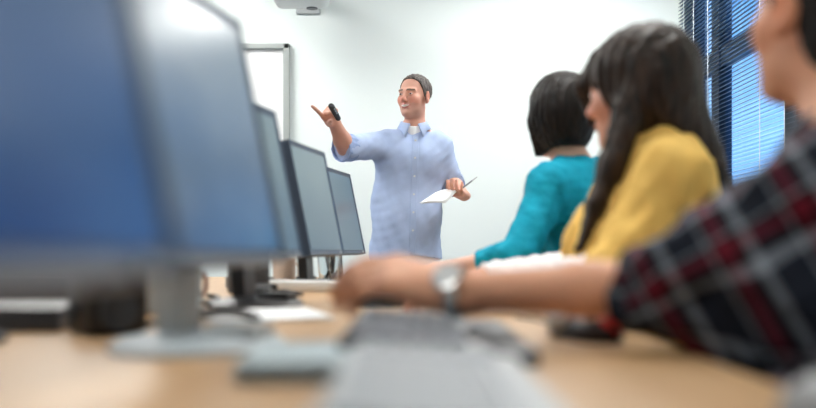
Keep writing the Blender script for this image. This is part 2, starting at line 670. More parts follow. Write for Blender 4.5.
def add_hand(S, w, f, n, side, curl=(.5, .55, .6, .65), thumb=(0.5, 0.6), sc=1.0, spread=.06, grow=1.0):
    """palm and five fingers at wrist w; f = towards the fingers, n = out of the palm, side=+1 when the thumb lies on f x n"""
    w, f, n = V3(w), V3(f).normalized(), V3(n)
    n = (n - f * n.dot(f)).normalized()
    l = f.cross(n) * side
    q = lambda a, b, c: w + f * (a * sc) + l * (b * sc) + n * (c * sc)
    g = sc * grow
    S.cone(q(-.02, 0, 0), q(.03, 0, 0), .027 * g, .030 * g, .015, flat=(n, 1.35))
    for i, b in enumerate((.030, .011, -.009, -.028)):
        S.cone(q(.02, b * .75, 0), q(.086 - .004 * abs(i - 1), b, -.002), .0155 * g, .0125 * g, .014)
    S.ell(q(.035, .028, .008), (.018 * g, .024 * g, .016 * g), Matrix(((l.x, f.x, n.x), (l.y, f.y, n.y), (l.z, f.z, n.z))), .012)
    lens = ((.044, .027, .022), (.049, .030, .023), (.045, .028, .022), (.035, .021, .019))
    for i, b in enumerate((.030, .011, -.009, -.028)):
        p = q(.086 - .004 * abs(i - 1), b, -.002)
        ang = 0.0
        c = curl[i]
        sp = (1.5 - i) * spread
        r = (.0098, .0100, .0095, .0083)[i] * g
        for j, ln in enumerate(lens[i]):
            ang += c * (0.9, 1.15, 0.75)[j]
            d = (f * math.cos(ang) + n * math.sin(ang) + l * sp * math.cos(ang)).normalized()
            p2 = p + d * ln * sc
            S.cone(p, p2, r, r * .9, .004)
            p, r = p2, r * .92
    # thumb, leaving the side of the palm near its base
    p = q(.022, .030, .006)
    for j, (ln, r) in enumerate(((.040, .0125), (.032, .0108), (.026, .0098))):
        a = thumb[0] * (1 - .35 * j)
        up = thumb[1] * (1 + .25 * j)
        d = (f * math.cos(a) + l * math.sin(a) + n * math.sin(up) * .8).normalized()
        p2 = p + d * ln * sc
        S.cone(p, p2, r * g, r * .92 * g, .008 if j == 0 else .004)
        p = p2
    return q


def bvh_of(o):
    return BVHTree.FromPolygons([o.matrix_world @ v.co for v in o.data.vertices], [p.vertices[:] for p in o.data.polygons])


def local(o, parent):
    """mesh already in room coordinates goes under its figure"""
    o.parent = parent
    o.matrix_parent_inverse = Matrix.Translation(-V3(parent.location))
    return o

# ================================================================== THE ROOM
XL, XR, YB, YF, ZC = -3.2, 1.80, -2.6, 6.25, 2.85


def struct(name, bm, m, bevel=0):
    return tag(obj(name, bm, m, bevel=bevel), kind='structure')


struct('floor', boxes(((XL, YB, -.1), (XR, YF, 0))), floor_m)
struct('ceiling', boxes(((XL, YB, ZC), (XR, YF, ZC + .1))), ceil_m)
struct('wall_front', boxes(((XL - .1, YF, -.1), (XR + .1, YF + .12, ZC + .1))), wall_m)
struct('wall_back', boxes(((XL - .1, YB - .12, -.1), (XR + .1, YB, ZC + .1))), rear_m)
struct('wall_left', boxes(((XL - .12, YB, -.1), (XL, YF, ZC + .1))), rear_m)
WY0, WY1, WZ0, WZ1 = 3.05, 6.18, 0.98, 2.72
struct('wall_right', boxes(((XR, YB, -.1), (XR + .16, WY0, ZC + .1)), ((XR, WY1, -.1), (XR + .16, YF, ZC + .1)),
                           ((XR, WY0, -.1), (XR + .16, WY1, WZ0)), ((XR, WY0, WZ1), (XR + .16, WY1, ZC + .1))), wall_m)
struct('baseboard_front', boxes(((XL, YF - .015, 0), (XR, YF, .1))), grey_trim)
# window: frame, mullions, transom, panes
wf = bmesh.new()
fx0, fx1 = XR + .05, XR + .12
mull = [(4.50, 4.64), (5.62, 5.76)]
for lo, hi in (((fx0, WY0, WZ0), (fx1, WY0 + .06, WZ1)), ((fx0, WY1 - .06, WZ0), (fx1, WY1, WZ1)),
               ((fx0, WY0, WZ0), (fx1, WY1, WZ0 + .06)), ((fx0, WY0, WZ1 - .06), (fx1, WY1, WZ1)),
               ((fx0, WY0, 1.94), (fx1, WY1, 2.05))):
    box(wf, lo, hi)
for a, b in mull:
    box(wf, (fx0 - .01, a, WZ0), (fx1, b, WZ1))
win = struct('window_1', wf, frame_m)
pn = boxes(((XR + .08, WY0 + .03, WZ0 + .03), (XR + .086, WY1 - .03, WZ1 - .03)))
obj('window_pane', pn, glass_m, win)
obj('window_sill', boxes(((XR - .06, WY0 - .03, WZ0 - .03), (XR + .05, WY1, WZ0))), white_pl, win, bevel=.004)
# venetian blinds, one in front of each light of the window
for i, (a, b, lab) in enumerate(((5.70, 6.165, 'narrow blue venetian blind next to the front wall corner'),
                                 (4.60, 5.68, 'wide blue venetian blind covering the middle light of the window'),
                                 (3.10, 4.55, 'blue venetian blind behind the checked shirt student, nearest along the window'))):
    t = tag(empty('venetian_blind', (XR - .035, (a + b) / 2, WZ1)), lab, 'blind', 'venetian blinds on the window')
    w = (b - a) / 2
    obj('headrail', boxes(((-.02, -w, -.045), (.02, w, 0))), slat_m, t, bevel=.003)
    sl = bmesh.new()
    nsl = int((WZ1 - WZ0 - .1) / .0235)
    for k in range(nsl):
        z = -.06 - k * .0235
        M = Matrix.Translation((0, 0, z)) @ Matrix.Rotation(math.radians(-17), 4, 'Y')
        box(sl, (-.0125, -w, -.0006), (.0125, w, .0006), M)
    obj('slats', sl, slat_m, t)
    zb = -.06 - nsl * .0235
    obj('bottom_rail', boxes(((-.013, -w, zb - .012), (.013, w, zb + .004))), slat_m, t, bevel=.003)
    for yy in (-w + .13, w - .13):
        obj('ladder_cord', boxes(((-.0145, yy - .004, zb), (-.0133, yy + .004, -.02))), cordm, t)

# whiteboard on the front wall
BX1, BZ1, BX0, BZ0 = -.775, 2.20, -2.7, .95
t = tag(empty('whiteboard', ((BX0 + BX1) / 2, YF, BZ0)), 'grey framed white board mounted on the front wall behind the monitors', 'whiteboard')
w, h = (BX1 - BX0) / 2, BZ1 - BZ0
obj('writing_surface', boxes(((-w, -.02, 0), (w, -.001, h))), board_white, t)
obj('frame', boxes(((-w, -.05, h - .035), (w, -.001, h)), ((-w, -.05, 0), (w, -.001, .035)), ((-w, -.05, 0), (-w + .05, -.001, h)),
                   ((w - .04, -.05, 0), (w, -.001, h))), grey_trim, t, bevel=.006)
obj('pen_tray', boxes(((-.5, -.11, -.01), (.5, -.04, .01))), alu, t, bevel=.004)

# short throw projector on its arm, high on the front wall
t = tag(empty('mounted_projector', (-.655, YF, 2.43)), 'white projector on a wall arm high above the white board', 'projector')
pb = bmesh.new()
box(pb, (-.17, -.62, -.08), (.17, -.30, .05))
obj('body', pb, white_pl, t, smooth=True, bevel=.045, seg=4)
obj('lens', cyl(bmesh.new(), (.06, -.36, -.085), (.06, -.36, -.06), .035), dark_pl, t, smooth=True)
obj('arm', boxes(((-.04, -.4, .05), (.04, -.01, .11)), ((-.08, -.02, -.03), (.08, -.001, .17))), pale_pl, t, bevel=.005)

# ceiling lights
lamp_ms = [mat('lamp_diffuser', (.9, .9, .9), .5, emit=(1.0, 0.985, 0.95), estr=q) for q in (23.0, 20.0, 9.5)]
for lx, ly, lab in ((-1.7, 5.3, 'ceiling light panel above the white board'), (1.05, 5.15, 'ceiling light panel between the teacher and the window'),
                    (-1.7, 2.6, 'ceiling light panel left of the monitor row'), (.55, 2.6, 'ceiling light panel above the middle of the desk'),
                    (-1.7, 0.0, 'ceiling light panel in the near left of the room'), (.55, 0.0, 'ceiling light panel above the near end of the desk')):
    t = tag(empty('ceiling_light', (lx, ly, ZC)), lab, 'light', 'ceiling light panels')
    obj('frame', boxes(((-.62, -.32, -.03), (-.59, .32, 0)), ((.59, -.32, -.03), (.62, .32, 0)), ((-.62, -.32, -.03), (.62, -.29, 0)), ((-.62, .29, -.03), (.62, .32, 0))), white_pl, t)
    obj('diffuser', boxes(((-.59, -.29, -.02), (.59, .29, -.012))), lamp_ms[0 if ly > 4 else (1 if ly > 1 else 2)], t)

# ================================================================== DESK
ZD = 0.73
DX0, DX1, DY0, DY1 = -.95, .335, -1.0, 4.25
t = tag(empty('computer_desk', (0, 0, 0)), 'long light wood desk carrying the row of monitors', 'desk')
obj('desk_top', boxes(((DX0, DY0, ZD - .028), (DX1, DY1, ZD))), desk_m, t, smooth=True, bevel=.006)
for yy in (-.9, .75, 2.45, 4.1):
    obj('leg', boxes(((DX0 + .1, yy - .03, 0), (DX0 + .16, yy + .03, ZD - .028)), ), mid_pl, t, bevel=.004)
    obj('leg', boxes(((DX1 - .16, yy - .03, 0), (DX1 - .10, yy + .03, ZD - .028))), mid_pl, t, bevel=.004)
obj('modesty_panel', boxes(((-.32, DY0 + .15, .3), (-.30, DY1 - .15, ZD - .03))), beech, t)

# teacher's table at the front, right of the teacher
t = tag(empty('teacher_table', (.85, 4.62, 0)), 'small beech table standing at the front beside the teacher', 'table')
obj('table_top', boxes(((-.7, -.22, .742), (.7, .22, .768))), beech, t, smooth=True, bevel=.005)
for sx in (-1, 1):
    for sy in (-1, 1):
        obj('leg', boxes(((sx * .64 - .02, sy * .18 - .02, 0), (sx * .64 + .02, sy * .18 + .02, .742))), mid_pl, t, bevel=.003)


def mouse(name, loc, rz, m1, m2, label, wheel=True, cable=None, s=1.0, group=None):
    t = tag(empty(name, loc, rz), label, 'mouse', group)
    S = SDF((-.05, -.075, -.01), (.05, .075, .06), .0025)
    S.ell((0, -.008, .004), (.033, .060, .034), k=.0)
    S.ell((0, .02, .004), (.030, .042, .026), k=.012)
    S.keep(lambda X, Y, Z: -Z + 0 * X + 0 * Y)
    b = sdf_obj('shell', S, m1, None)
    b.parent = t
    b.scale = (s, s, s)
    bm = bmesh.new()
    bmesh.ops.create_uvsphere(bm, u_segments=16, v_segments=10, radius=1.0)
    for v in bm.verts:
        v.co = V3((v.co.x * .005, v.co.y * .012 + .032, v.co.z * .009 + .026))
    w = obj('wheel', bm, m2, t, smooth=True)
    w.scale = (s, s, s)
    if cable:
        c = tube(bmesh.new(), cable, .0022, 6)
        obj('cable', c, blk, t, smooth=True)
    return t


mouse('computer_mouse', (.235, 4.55, .768), .9, blk, mid_pl, 'small black mouse with a thin cable on the table beside the teacher',
      cable=[(0, .045, .008), (.02, .09, .012), (.05, .02, .03), (.12, -.08, .02), (.2, -.1, .004)])

# ================================================================== MONITORS
scr_blue = screen_mat('screen_blue', (0.07, 0.12, 0.19), (0.004, 0.042, 0.145), 1.0, rough=.22)
scr_pale = screen_mat('screen_pale_reflection', (0.20, 0.25, 0.28), (0.035, 0.085, 0.17), 1.0, rough=.22)  # lit picture made paler, reflection of the white room put into its glow
scr_grey = screen_mat('screen_grey_blue', (0.06, 0.115, 0.14), (0.022, 0.065, 0.11), 1.0, rough=.22)


def make_monitor(w, h, tilt, sm, zb=.105, nm=None, bs=None):
    """screen looks along +X; origin on the desk under the middle of the panel's lower edge"""
    t = empty('monitor')
    M = Matrix.Translation((0, 0, zb)) @ Matrix.Rotation(-tilt, 4, 'Y')
    bm = bmesh.new()
    box(bm, (-.038, -w / 2, 0), (0, w / 2, h))
    bm.faces.ensure_lookup_table()
    fr = max(bm.faces, key=lambda f: f.calc_center_median().x)
    bk = min(bm.faces, key=lambda f: f.calc_center_median().x)
    bmesh.ops.inset_region(bm, faces=[fr], thickness=.017)
    bmesh.ops.translate(bm, verts=list(fr.verts), vec=(-.004, 0, 0))
    bmesh.ops.inset_region(bm, faces=[bk], thickness=.05)
    bmesh.ops.translate(bm, verts=list(bk.verts), vec=(-.022, 0, 0))
    bmesh.ops.transform(bm, matrix=M, verts=bm.verts)
    ho = obj('housing', bm, bezel_m, t, smooth=False, bevel=.0022)
    obj('power_button', cyl(bmesh.new(), M @ V3((-.002, w / 2 - .05, .0085)), M @ V3((.0015, w / 2 - .05, .0085)), .004, n=12), pale_pl, ho, smooth=True)
    obj('screen', boxes(((-.012, -w / 2 + .0172, .0172), (-.0035, w / 2 - .0172, h - .0172)), M=M), sm, t)
    nb = bmesh.new()
    a = M @ V3((-.06, 0, h * .42))
    box(nb, (-.035, -.035, .012), (.035, .035, .03))
    vs = box(nb, (-.5, -.5, -.5), (.5, .5, .5))
    for v in vs:                                             # the raked neck
        k = v.co.z + .5
        c = V3((-.075, 0, .012)).lerp(a, k)
        v.co = V3((c.x + v.co.x * .03, c.y + v.co.y * .075, c.z))
    obj('stand_neck', nb, nm or blk, t, bevel=.003)
    bb = bmesh.new()
    lathe(bb, [(.0, 0.0), (.118, 0.0), (.12, .006), (.108, .013), (.05, .020), (.0, .022)], 40, Matrix.Translation((-.05, 0, 0)) @ Matrix.Diagonal((.85, 1.1, 1, 1)))
    obj('stand_base', bb, bs or blk, t, smooth=True)
    return t


YAW = math.radians(-10.4)
MW, MH, MT = .40, .352, math.radians(11.5)
far_edges = [(-.140, .60), (-.172, 1.36), (-.246, 2.25), (-.212, 3.20), (-.182, 4.12)]
mlabs = ['nearest monitor of the row with a deep blue picture', 'second monitor from the near end, its screen shining with pale reflections',
         'middle monitor of the row of five, partly behind the second', 'fourth monitor from the near end, grey blue screen',
         'farthest monitor of the row, closest to the teacher']
pb_, pp_, pg_ = make_monitor(MW, MH, MT, scr_blue), make_monitor(MW, MH, MT, scr_pale, nm=pale_pl, bs=stand_m), make_monitor(MW, MH, MT, scr_grey)
for i, (fx, fy) in enumerate(far_edges):
    o = (pb_, pp_, pg_)[i] if i < 3 else copy_tree(pg_)
    d = V3((-math.sin(YAW), math.cos(YAW), 0))
    p = V3((fx, fy, ZD)) - d * (MW / 2)
    o.location = p
    o.rotation_euler = (0, 0, YAW)
    tag(o, mlabs[i], 'monitor', 'monitors along the desk')


# ================================================================== KEYBOARDS, MICE, PAPERS, DESK CLUTTER
def keyboard(name, loc, rz, body, keys, label, L=.44, D=.16, group='keyboards on the desk'):
    t = tag(empty(name, loc, rz), label, 'keyboard', group)
    bm = bmesh.new()
    vs = box(bm, (-D / 2, -L / 2, 0), (D / 2, L / 2, .018))
    for v in vs:
        if v.co.z > .01 and v.co.x < 0:
            v.co.z += .012
    obj('body', bm, body, t, smooth=True, bevel=.005)
    kb = bmesh.new()
    rows = 6
    for r in range(rows):
        x = -D / 2 + .022 + r * .0205
        z = .03 - (x + D / 2) / D * .012
        n = 15
        y = -L / 2 + .014
        wk = (L - .028 - .10) / n
        y2 = y
        for k in range(n):
            if r == 5 and 4 <= k <= 8:
                if k == 4:
                    box(kb, (x - .008, y2, z - .004), (x + .008, y2 + wk * 5 - .002, z + .006))
            else:
                box(kb, (x - .008, y2, z - .004), (x + .008, y2 + wk - .002, z + .006))
            y2 += wk
        for k in range(4):
            y3 = L / 2 - .014 - .084 + k * .021
            box(kb, (x - .008, y3, z - .004), (x + .008, y3 + .019, z + .006))
    obj('keys', kb, keys, t)
    return t


mouse_m = mat('mouse_grey', (.22, .23, .24), .45)
GK = mat('key_grey', (.40, .43, .46), .5)
keyboard('keyboard', (.025, .70, ZD), 0.0, pale_pl, GK, 'grey keyboard lying nearest of all on the desk, under the camera')
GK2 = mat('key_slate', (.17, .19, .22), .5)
kb2 = keyboard('keyboard', (.008, 1.19, ZD), .0, dark_pl, GK2, 'keyboard with dark front strip under the hand with the steel wristwatch')
obj('front_strip', boxes(((.079, -.22, 0), (.128, .22, .017))), dark_pl, kb2, smooth=True, bevel=.005)  # separate dark strip along the front edge of this keyboard
keyboard('keyboard', (-.045, 2.20, ZD), .06, dark_pl, mid_pl, 'dark keyboard in front of the middle monitor', )
keyboard('keyboard', (-.01, 3.05, ZD), .0, dark_pl, mid_pl, 'dark keyboard in front of the teal topped woman')

mouse('computer_mouse', (.30, .64, ZD), .35, mouse_m, dark_pl, 'grey mouse at the near desk edge, lowest right', s=1.0)
m_ = mouse('computer_mouse', (.240, 1.29, ZD), .2, blk, red_pl, 'black mouse with red side panel beside the checked sleeve',
           cable=[(0, .06, .012), (.0, .13, .004), (.03, .25, .004), (.02, .36, .004)], s=1.25)
bm = bmesh.new()
bmesh.ops.create_uvsphere(bm, u_segments=20, v_segments=12, radius=1)
for v in bm.verts:
    v.co = V3((v.co.x * .018 + .010, v.co.y * .016 - .052, v.co.z * .012 + .020))
obj('side_panel', bm, red_pl, m_, smooth=True).scale = (1.25, 1.25, 1.25)
bm = bmesh.new()
bmesh.ops.create_uvsphere(bm, u_segments=20, v_segments=12, radius=1)
for v in bm.verts:
    v.co = V3((v.co.x * .014 - .026, v.co.y * .030 + .004, v.co.z * .013 + .022))
obj('thumb_grip', bm, pale_pl, m_, smooth=True).scale = (1.25, 1.25, 1.25)


def sheet(name, loc, rz, label, w=.21, l=.297, n=3, m=paper_m, cat='paper', curl=.004):
    t = tag(empty(name, loc, rz), label, cat)
    for k in range(n):
        bm = bmesh.new()
        bmesh.ops.create_grid(bm, x_segments=8, y_segments=8, size=.5)
        M = Matrix.Rotation(random.uniform(-.05, .05), 4, 'Z')
        for v in bm.verts:
            v.co = M @ V3((v.co.x * w, v.co.y * l, .0008 + k * .0016 + curl * (2 * abs(v.co.x)) ** 2 * k / max(1, n)))
        o = obj('sheet', bm, m, t)
        md = o.modifiers.new('thick', 'SOLIDIFY')
        md.thickness = .0006
    return t


sheet('notepad', (-.100, .95, ZD), .06, 'pale blue grey notepad beside the base of the second monitor', n=12, cat='notepad', curl=0, m=pale_paper, w=.115, l=.21)
sheet('loose_papers', (-.27, 1.74, ZD), .3, 'loose pale papers lying between second and middle monitor')


def small_box(name, loc, rz, size, m, label, cat, lid=None):
    t = tag(empty(name, loc, rz), label, cat)
    sx, sy, sz = size
    obj('body', boxes(((-sx / 2, -sy / 2, 0), (sx / 2, sy / 2, sz * .86))), m, t, smooth=True, bevel=min(size) * .08)
    obj('lid', boxes(((-sx / 2 - .002, -sy / 2 - .002, sz * .86), (sx / 2 + .002, sy / 2 + .002, sz))), lid or m, t, smooth=True, bevel=.002)
    return t


def speaker(loc, rz, label, m):
    t = tag(empty('desk_speaker', loc, rz), label, 'speaker')
    obj('cabinet', boxes(((-.045, -.045, 0), (.045, .045, .10))), m, t, smooth=True, bevel=.01)
    for z, r in ((.035, .028), (.078, .016)):
        g = bmesh.new()
        lathe(g, [(0, 0), (r, 0), (r * .95, .004), (r * .3, .001), (0, .0015)], 24, Matrix.Translation((.045, 0, z)) @ Matrix.Rotation(PI / 2, 4, 'Y'))
        obj('cone', g, dark_pl, t, smooth=True)
    return t


small_box('storage_box', (-.475, 1.86, ZD), .2, (.14, .14, .10), pale_pl, 'light grey lidded box behind the second monitor', 'box', pale_pl)
speaker((-.43, 1.36, ZD), -.9, 'black desk speaker behind the nearest monitor', blk)
small_box('document_tray', (-.70, 1.48, ZD), .12, (.36, .24, .035), dark_pl, 'flat black tray far back behind the nearest monitor', 'tray', blk)
speaker((-.44, 2.62, ZD), -.9, 'dark desk speaker behind the middle monitor', dark_pl)


def mug(loc, label, m, s=1.0):
    t = tag(empty('mug', loc, .8), label, 'mug')
    b = bmesh.new()
    lathe(b, [(0, 0), (.034 * s, 0), (.038 * s, .004), (.040 * s, .09 * s), (.037 * s, .09 * s), (.035 * s, .01), (0, .008)], 32)
    obj('cup', b, m, t, smooth=True)
    obj('handle', tube(bmesh.new(), [(.038 * s, 0, .072 * s), (.06 * s, 0, .07 * s), (.066 * s, 0, .045 * s), (.058 * s, 0, .022 * s), (.037 * s, 0, .018 * s)], .005, 8), m, t, smooth=True)
    return t


cream = mat('cream_glaze', (.66, .55, .47), .3)
mug((-.43, 3.3, ZD), 'cream mug on the desk behind the fourth monitor', cream)
mug((-.50, 2.12, ZD), 'pale pink mug behind the middle monitor', mat('pink_glaze', (.62, .42, .36), .35), .9)
# glass tumbler with pens
t = tag(empty('glass_tumbler', (-.285, 3.42, ZD)), 'clear glass tumbler holding dark pens behind the fourth monitor', 'glass')
b = bmesh.new()
lathe(b, [(0, 0), (.034, 0), (.042, .1), (.039, .1), (.031, .008), (0, .008)], 32)
obj('cup', b, glass_m, t, smooth=True)
for i, (dx, dy, col_) in enumerate(((.02, .01, blk), (-.015, .02, blk), (0, -.02, white_pl))):
    p = tag(obj('pen', cyl(bmesh.new(), (-.285 - dx * .6, 3.42 - dy * .6, ZD + .0095), (-.285 + dx * 1.3, 3.42 + dy * 1.3, ZD + .13), .004, n=10), col_, None, smooth=True),
            ('pale pen' if i == 2 else 'dark pen') + ' standing in the glass tumbler' + ('' if i == 2 else (' leaning right' if i == 0 else ' leaning left')), 'pen', 'pens in the tumbler')
# white power strip
t = tag(empty('power_strip', (-.285, 2.75, ZD), 1.35), 'white power strip lying across the desk by the middle monitor', 'power strip')
obj('body', boxes(((-.03, -.14, 0), (.03, .14, .032))), white_pl, t, smooth=True, bevel=.006)
for k in range(4):
    obj('socket', cyl(bmesh.new(), (0, -.1 + k * .065, .032), (0, -.1 + k * .065, .034), .02, n=20), pale_pl, t, smooth=True)
small_box('flat_box', (-.50, 3.0, ZD), .3, (.14, .1, .035), dark_pl, 'flat dark box behind the middle monitor', 'box', mid_pl)
small_box('cardboard_box', (-.60, 2.45, ZD), .2, (.12, .22, .08), cream, 'cream cardboard box at the far side of the desk', 'box', cream)
small_box('storage_box', (-.74, 2.0, ZD), .1, (.2, .26, .07), dark_pl, 'dark lidded storage box at the far side of the desk', 'box', mid_pl)
for ax, ay, ar, al in ((-.36, 2.29, .1, 'black power adapter beside the middle monitor base'), (-.40, 2.48, -1.2, 'black power adapter next to the dark desk speaker'),
                       (-.345, 3.22, .0, 'small black power adapter by the cream mug')):
    t = tag(empty('power_adapter', (ax, ay, ZD), ar), al, 'adapter', 'power adapters on the desk')
    obj('case', boxes(((-.03, -.055, 0), (.03, .055, .032))), blk, t, smooth=True, bevel=.006)
    obj('lead', tube(bmesh.new(), [(0, .05, .014), (.0, .09, .012), (.03, .12, .005), (.06, .10, .005)], .0035, 6), blk, t, smooth=True)
# cables from the monitors
cab = [([(-.52, .95, .737), (-.60, 1.1, .737), (-.52, 1.22, .737), (-.62, 1.30, .737)], 'thick black cable loop behind the nearest monitor', .006),
       ([(-.46, 1.98, .736), (-.44, 2.15, .736), (-.46, 2.3, .736), (-.50, 2.38, .736)], 'black cable trailing behind the middle monitor', .005),
       ([(-.10, 2.72, .735), (-.10, 2.82, .735), (-.18, 2.84, .735), (-.42, 2.84, .735), (-.44, 2.9, .735), (-.42, 3.2, .735)], 'thin pale cable curled around the white power strip', .004),
       ([(-.55, .70, .738), (-.48, .78, .738), (-.42, .70, .738), (-.36, .80, .738), (-.45, .90, .738)], 'black cable bunched on the desk behind the nearest monitor', .007),
       ([(-.40, 1.42, .737), (-.30, 1.50, .75), (-.25, 1.58, .737), (-.30, 1.64, .745), (-.38, 1.70, .737)], 'dark cable arch lying past the second monitor stand', .006)]
for i, (pts, lab, r) in enumerate(cab):
    tag(obj('cable', tube(bmesh.new(), pts, r, 8), pale_pl if i == 2 else blk, None, smooth=True), lab, 'cable')

# ================================================================== PEOPLE
def bounds(pts, pad):
    a = np.array([list(p) for p in pts])
    return a.min(0) - pad, a.max(0) + pad


def loc_fn(c, B, s=1.0):
    """grid -> head coordinates"""
    c = V3(c)

    def fn(X, Y, Z):
        px, py, pz = X - c.x, Y - c.y, Z - c.z
        return [(px * B[0][i] + py * B[1][i] + pz * B[2][i]) / s for i in range(3)]
    return fn


def torso(S, neck, pel, fw, rc, rw, rh, ff, k=.05, a=.20):
    n, p = V3(neck), V3(pel)
    up = n.lerp(p, a)
    mid = n.lerp(p, .60)
    S.cone(up, mid, rc, rw, k, flat=(fw, ff))
    S.cone(mid, p, rw, rh, k, flat=(fw, ff))


# ------------------------------------------------------------------ the teacher
def pm(x, y, dY=0.0):
    return P(x, y, 5.1 + dY)


man = tag(empty('person', (0.0, 5.1, 0)), 'smiling man in a light blue shirt standing and pointing, facing the class', 'person')
hc = pm(414, 97, -.03)
HB = frame((-.52, -.85, .02), (0.03, 0, 1))
hs = .985
neck = pm(414, 129, .0)
shR, elR, wrR = pm(388, 145, -.02), pm(346, 148, -.25), P(333.5, 121, 4.66)
shL, elL, wrL = pm(438, 147, .02), pm(451, 183, .07), P(464, 195.5, 4.96)
lo, hi = bounds([hc, shR, elR, wrR, shL, elL, wrL, pm(405, 265)], .14)
lo[0] -= .08
lo[1] -= .12
S = SDF(lo, hi, .004)
torso(S, neck, pm(405, 268), (0, 1, 0), .13, .14, .14, 1.6)
L = add_head(S, hc, HB, hs)
S.cone(L(0, -.022, -.06), neck, .051, .056, .025)
for a, b, c in ((shR, elR, wrR), (shL, elL, wrL)):
    S.cone(neck, a, .045, .05, .04)
    S.cone(a, b, .05, .044, .03)
    S.cone(b, b.lerp(c, .3), .043, .044, .02)
    S.cone(b.lerp(c, .3), c, .044, .029, .02)
hR = add_hand(S, wrR, (-.33, -.85, .42), (.74, -.50, -.30), -1, curl=(-.12, 1.2, 1.25, 1.25), thumb=(.25, .95), sc=1.0, spread=.03, grow=1.08)
hL = add_hand(S, wrL, (-.40, -.85, .06), (.10, .1, .98), 1, curl=(.35, .45, .5, .6), thumb=(.5, .9), sc=1.0, spread=.02, grow=1.05)
tf = tint_fn(hc, HB, hs, (.66, .355, .27), (.50, .16, .14), (.10, .07, .055), teeth=True, stubble=(.50, .30, .25))
sdf_obj('body', S, skin_m, man, tint=tf)

# hair
S = SDF(np.array(hc) - .17, np.array(hc) + .17, .003)
S.ell(L(0, -.020, .040), (.0815 * hs, .104 * hs, .087 * hs), HB)
lf = loc_fn(hc, HB, hs)


def man_hair(X, Y, Z):
    x, y, z = lf(X, Y, Z)
    line = np.interp(y, [-.13, -.07, -.035, -.005, .015, .03, .045, .06, .075, .10], [-.065, -.06, -.045, -.012, .0, .035, .075, .092, .10, .105])
    return line - z + .008 * np.abs(x) / .08


S.keep(man_hair)
S.ripple(.0022, .022, 3)
sdf_obj('hair', S, hair_grey, man)

# shirt
lo, hi = bounds([shR, elR, shL, elL, wrL, pm(405, 262), neck], .13)
S = SDF(lo, hi, .004)
hem = pm(405, 268)
S.cone(pm(409, 163), pm(407, 205), .186, .178, .05, flat=((0, 1, 0), 1.5))
S.cone(pm(407, 205), hem, .180, .196, .05, flat=((0, 1, 0), 1.42))
S.cone(pm(397, 158), pm(426, 159), .10, .10, .06, flat=((0, 1, 0), 1.0))
S.ell(pm(406, 226, -.05), (.15, .10, .15), None, .06)
for a in (shR, shL):
    S.cone(neck + V3((0, .012, -.035)), a, .056, .060, .04)
    S.cone(a, pm(408, 165), .07, .10, .06)
S.cone(shR, elR.lerp(shR, -.06), .078, .062, .035, cut=True)
S.cone(shR.lerp(elR, .80), elR.lerp(shR, -.10), .064, .062, .012, cut=True)
S.cone(shL, elL, .074, .064, .035)
S.cone(elL, elL.lerp(wrL, .16), .064, .060, .02, cut=True)
S.ripple(.0070, .17, 5, n=3, stretch=(1, 1, 1.5))
S.ripple(.0032, .10, 11, n=3)
hz = hem.z + .055
S.keep(lambda X, Y, Z: (hz + .012 * np.sin(X * 16 + 1.0)) - Z + 0 * Y)
S.ell(neck + V3((0, -.03, .055)), (.070, .085, .072), None, .01, 'sub')
sh = sdf_obj('shirt', S, shirt_m, man)
# rolled cuffs as separate bands
for nm, a, b, r in (('rolled_cuff', shR.lerp(elR, .90), elR.lerp(shR, -.13), .072), ('rolled_cuff', elL.lerp(wrL, -.02), elL.lerp(wrL, .22), .068)):
    l2, h2 = bounds([a, b], .09)
    C = SDF(l2, h2, .004)
    dd = (b - a).normalized()
    C.cone(a - dd * .004, b, r, r * .97, 0, cut=True)
    C.cone(a - dd * .06, b + dd * .03, r * .86, r * .84, 0.004, 'sub', cut=True)
    C.keep(lambda X, Y, Z, a=a, dd=dd: -((X - a.x) * dd.x + (Y - a.y) * dd.y + (Z - a.z) * dd.z) - .004)
    C.ripple(.002, .04, 9)
    sdf_obj(nm, C, cuff_m, sh if False else man)
tree = bvh_of(sh)


def on_front(x, z, off=.002):
    hit = tree.ray_cast(V3((x, 4.0, z)), V3((0, 1, 0)))
    if hit[0] is None:
        return V3((x, 5.0, z))
    return hit[0] + V3((0, -off, 0))


# placket strip and buttons
bm = bmesh.new()
zt, zb_ = pm(415, 137).z, hz + .012
rows = []
for i in range(40):
    z = zt + (zb_ - zt) * i / 39
    xc = pm(415.5 - 3.5 * i / 39, 137).x
    rows.append([bm.verts.new(on_front(xc + dx, z, o)) for dx, o in ((-.017, .000), (-.0155, .004), (.0155, .004), (.017, .000))])
for i in range(39):
    for k in range(3):
        bm.faces.new((rows[i][k], rows[i][k + 1], rows[i + 1][k + 1], rows[i + 1][k]))
pl = local(obj('placket', bm, shirt_m, None, smooth=True), man)
for i in range(6):
    z = zt - .03 - i * .095
    k = (zt - z) / (zt - zb_)
    p = on_front(pm(415.5 - 3.5 * k, 137).x, z, .004)
    b = obj('button', cyl(bmesh.new(), p, p + V3((0, -.003, 0)), .0055, n=14), white_pl, None, smooth=True)
    local(b, man)
# chest pocket
bm = bmesh.new()
px0, px1, pz1, pz0 = pm(424, 158).x, pm(437, 158).x, pm(430, 157).z, pm(430, 176).z
g = [[bm.verts.new(on_front(px0 + (px1 - px0) * i / 8, pz1 + (pz0 - pz1) * j / 8, .004)) for i in range(9)] for j in range(9)]
for j in range(8):
    for i in range(8):
        bm.faces.new((g[j][i], g[j][i + 1], g[j + 1][i + 1], g[j + 1][i]))
local(obj('chest_pocket', bm, shirt_m, None, smooth=True), man)
